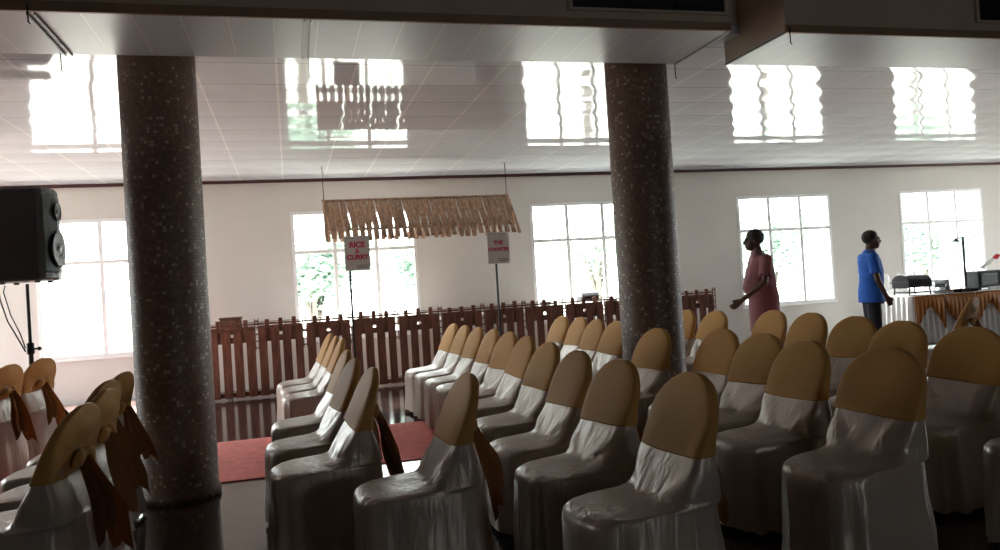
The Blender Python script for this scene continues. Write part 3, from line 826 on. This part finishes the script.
bm = bmesh.new(); lathe(bm, [(.05, .78), (.045, .80), (.015, .83), (.01, .835)], -.14, 0, 16); link_mesh('lamp_shade', bm, M_grille, t, True)
# folded cloth on the warmer
bm = bmesh.new(); rs = []
for k in range(12):
    u = k / 11; rs.append([Vector((-.22 + .46 * u + .01 * math.sin(9 * v_), -.06 + .12 * v_, .02 + .26 * u ** .8 - .05 * abs(v_ - .5) + .015 * math.sin(k * 1.7))) for v_ in [q / 6 for q in range(7)]])
rings(bm, rs, closed=False); bmesh.ops.solidify(bm, geom=bm.faces[:], thickness=.05)
o = link_mesh('folded_napkin', bm, M_white, None, True); o.location = (10.86, 9.95, BH + .32)
o.data.materials.append(mat('red_cloth_stripe', (.5, .03, .05), .8))
for p in o.data.polygons:
    if .03 < p.center.x < .13: p.material_index = 1
tag(o, 'white and red folded cloth slanting up from the black warmer', 'cloth')
# side table by the wall, bright in the window light
cloth_table('side_table', 9.60, 10.10, 10.80, 11.35, .80, 'small white clothed side table by the wall, right of the man in blue')
for k, (x, y, r) in enumerate(((9.70, 10.95, .05), (9.86, 11.12, .045), (9.98, 10.95, .05))):
    bm = bmesh.new(); lathe(bm, [(r * .6, 0), (r * .9, .01), (r, .18), (r * .95, .24), (r * .6, .25), (r * .55, .27)], n=16)
    o = link_mesh('glass_jar', bm, M_china, None, True); o.location = (x, y, .80)
    tag(o, ('white jar at the left end of the side table', 'white jar at the back of the side table', 'white jar at the right of the side table')[k], 'jar', 'jars on the side table')

# ---------------------------------------------------------------- people (local: facing +X, left is +Y)
def etube(bm, pts, n=16):
    """pts: (x,y,z, r_fore_aft, r_side) rings kept horizontal, lofted upward"""
    rs = [[Vector((x + a * math.cos(2 * PI * k / n), y + b * math.sin(2 * PI * k / n), z)) for k in range(n)] for x, y, z, a, b in pts]
    rings(bm, rs)
def limb(bm, pts, rad, n=12):
    tube(bm, pts, rad, n)
    for p, r in zip(pts, rad): ell(bm, p, (r, r, r), 12)
def person(label, loc, rz, height, shirt, arms, legs, lean, belly, collar=True, head_turn=0.0, hem=.80):
    t = thing('person', label, 'person', loc, rz); s = height / 1.75; t.scale = (s, s, s)
    lx = lean
    def tor(o):     # torso rings; o = cloth ease
        return [(0, 0, .86, .115 + o, .165 + o), (.0, 0, .95, .125 + o + belly * .5, .165 + o), (.012 + belly * .5, 0, 1.08, .115 + o + belly, .155 + o), (.02 * 1 + lx * .3, 0, 1.22, .12 + o + belly * .5, .165 + o),
                (.0 + lx * .6, 0, 1.35, .118 + o, .18 + o), (-.005 + lx * .9, 0, 1.43, .088 + o, .165 + o * .8), (lx, 0, 1.475, .062 + o * .6, .10 + o * .5)]
    bm = bmesh.new()
    etube(bm, tor(0)); limb(bm, [(lx, 0, 1.44), (lx + .022, 0, 1.56)], [.062, .054])
    # head
    hc = Vector((lx + .045, 0, 1.625)); Rh = Matrix.Rotation(head_turn, 3, 'Z')
    hs = 1.10
    def hp(x, y, z): return hc + Rh @ Vector((x, y, z)) * hs
    _ell = ell
    def hell(b_, c_, r_, n_=16, R_=None): return _ell(b_, c_, tuple(v * hs for v in r_), n_, R_)
    hell(bm, hp(-.012, 0, .025), (.092, .074, .088), 20, Rh); hell(bm, hp(.028, 0, -.045), (.062, .056, .066), 16, Rh); hell(bm, hp(.052, 0, -.082), (.030, .034, .024), 12, Rh)
    hell(bm, hp(.094, 0, -.018), (.020, .014, .022), 10, Rh); hell(bm, hp(.082, 0, .004), (.013, .010, .022), 10, Rh)
    hell(bm, hp(.084, 0, -.058), (.010, .024, .010), 10, Rh)
    for q in (-1, 1):
        hell(bm, hp(-.005, q * .076, -.008), (.018, .009, .030), 10, Rh); hell(bm, hp(.078, q * .030, .022), (.012, .024, .009), 10, Rh)
    for sd, (sh, el, wr) in arms.items():
        limb(bm, [sh, el, wr], [.047, .040, .027])
        d = (Vector(wr) - Vector(el)).normalized(); wrv = Vector(wr); a_, b_ = frame_of(d)
        pl = Vector((0, 1, 0)) - d * d.y; pl.normalize(); ac = d.cross(pl).normalized()   # pl: palm normal-ish, ac: across
        for k in range(4):
            off = ac * (.030 - .020 * k)
            limb(bm, [wrv + d * .01 + off * .6, wrv + d * .085 + off], [.014, .012], 8)
            L_ = (.066, .076, .070, .054)[k]; cu = pl * (-sd)
            p0 = wrv + d * .085 + off; p1 = p0 + d * L_ * .5 + cu * .012; p2 = p1 + d * L_ * .32 + cu * .028
            limb(bm, [p0, p1, p2], [.0098, .009, .0078], 8)
        limb(bm, [wrv + d * .02 + ac * .025, wrv + d * .06 + ac * .052, wrv + d * .09 + ac * .056 + pl * (-sd) * .015], [.014, .011, .009], 8)
    for sd, pts in legs.items():
        limb(bm, [Vector(p) for p in pts], [.088, .056, .040], 14)
        an = Vector(pts[-1]); limb(bm, [an - Vector((.03, 0, .035)), an + Vector((.13, sd * .01, -.05))], [.034, .026])
    body = remeshed('body', bm, M_skin, t, .008, 3)
    # eyes
    for q in (-1, 1):
        bm = bmesh.new(); hell(bm, hp(.078, q * .030, .008), (.008, .011, .006), 10, Rh); link_mesh('eye', bm, M_blk, t, True)
    # hair cap
    bm = bmesh.new(); hell(bm, hp(-.018, 0, .035), (.098, .082, .090), 24, Rh)
    iv = Rh.inverted()
    for v in list(bm.verts):
        q = iv @ (v.co - hc)
        if q.x > .052 and q.z < .075: v.co = hc + Rh @ Vector((.052, q.y * .9, q.z))
        q = iv @ (v.co - hc)
        if q.z < -.03: v.co = hc + Rh @ Vector((q.x if q.x < -.02 else -.02, q.y * .9, max(q.z, -.05)))
    link_mesh('hair', bm, M_hair, t, True)
    # shirt
    bm = bmesh.new()
    pts = tor(.022)[:]; pts[0] = (.01, 0, hem, .165, .215); pts[-1] = (lx, 0, 1.465, .078, .10); etube(bm, pts, 24)
    for sd, (sh, el, wr) in arms.items():
        S, E_ = Vector(sh), Vector(el); e = S.lerp(E_, .72)
        ell(bm, S, (.075, .07, .07), 14); tube(bm, [S, S.lerp(E_, .4), e], [.072, .070, .074], 14)
    if collar: lathe(bm, [(.080, 1.455), (.076, 1.485), (.070, 1.50)], lx + .008, 0, 20)
    remeshed('shirt', bm, shirt, t, .010, 3)
    # trousers
    bm = bmesh.new(); etube(bm, [(0, 0, .80, .13, .175), (0, 0, .90, .125, .170), (0, 0, .97, .118, .160)], 20)
    for sd, pts in legs.items():
        a, b, c = [Vector(p) for p in pts]; limb(bm, [a, a.lerp(b, .5), b, b.lerp(c, .6), c + Vector((0, 0, -.02))], [.094, .090, .078, .072, .070], 14)
    remeshed('trousers', bm, M_trs, t, .012, 3)
    for sd, pts in legs.items():
        an = Vector(pts[-1]); bm = bmesh.new()
        ell(bm, an + Vector((.05, sd * .008, -.048)), (.145, .05, .034), 16); ell(bm, an + Vector((-.03, 0, -.03)), (.055, .045, .05), 12)
        for v in bm.verts: v.co.z = max(v.co.z, .002)
        link_mesh('shoe', bm, M_blk, t, True)
    return t
# arms: key is side (+1 left, -1 right)
person('man in a mauve short-sleeved shirt walking left, one arm reaching forward', (5.39, 8.05, 0), math.radians(158), 1.76, M_shirt1,
       {1: ((-.01, .20, 1.39), (.03, .26, 1.13), (.30, .26, .94)), -1: ((.0, -.20, 1.39), (-.08, -.25, 1.12), (-.04, -.25, .88))},
       {1: ((0, .09, .86), (.03, .10, .46), (.04, .10, .085)), -1: ((-.01, -.09, .86), (-.04, -.10, .47), (-.18, -.10, .10))}, .03, .06, hem=.56)
person('man in a blue short-sleeved shirt and dark trousers standing beside the buffet', (7.28, 8.5, 0), math.radians(-24), 1.70, M_shirt2,
       {1: ((-.01, .20, 1.39), (.0, .25, 1.10), (.12, .22, .88)), -1: ((-.01, -.20, 1.39), (.02, -.25, 1.10), (.13, -.21, .87))},
       {1: ((0, .09, .86), (.02, .10, .46), (-.01, .10, .085)), -1: ((0, -.09, .86), (.01, -.10, .46), (-.03, -.10, .085))}, .01, .015)

# ---------------------------------------------------------------- daylight portals in every opening
def portal(x, y, z, sx, sz, n):
    l = bpy.data.lights.new('window_portal', 'AREA'); l.shape = 'RECTANGLE'; l.size = sx; l.size_y = sz; l.cycles.is_portal = True
    o = bpy.data.objects.new('window_portal', l); C.objects.link(o); o.location = (x, y, z); o.rotation_euler = Vector(n).to_track_quat('-Z', 'Y').to_euler()
for a, b in wins: portal((a + b) / 2, WY + .15, (wz0 + wz1) / 2, b - a, wz1 - wz0, (0, -1, 0))
portal(3.95, -5.15, 1.6, 1.1, .8, (0, 1, 0))  # for the added opening behind the camera
for a, b in left_ops: portal(WX0 - .15, (a + b) / 2, (wz0 + wz1) / 2, b - a, wz1 - wz0, (1, 0, 0))
for a, b in right_ops: portal(WX1 + .15, (a + b) / 2, (wz0 + wz1) / 2, b - a, wz1 - wz0, (-1, 0, 0))
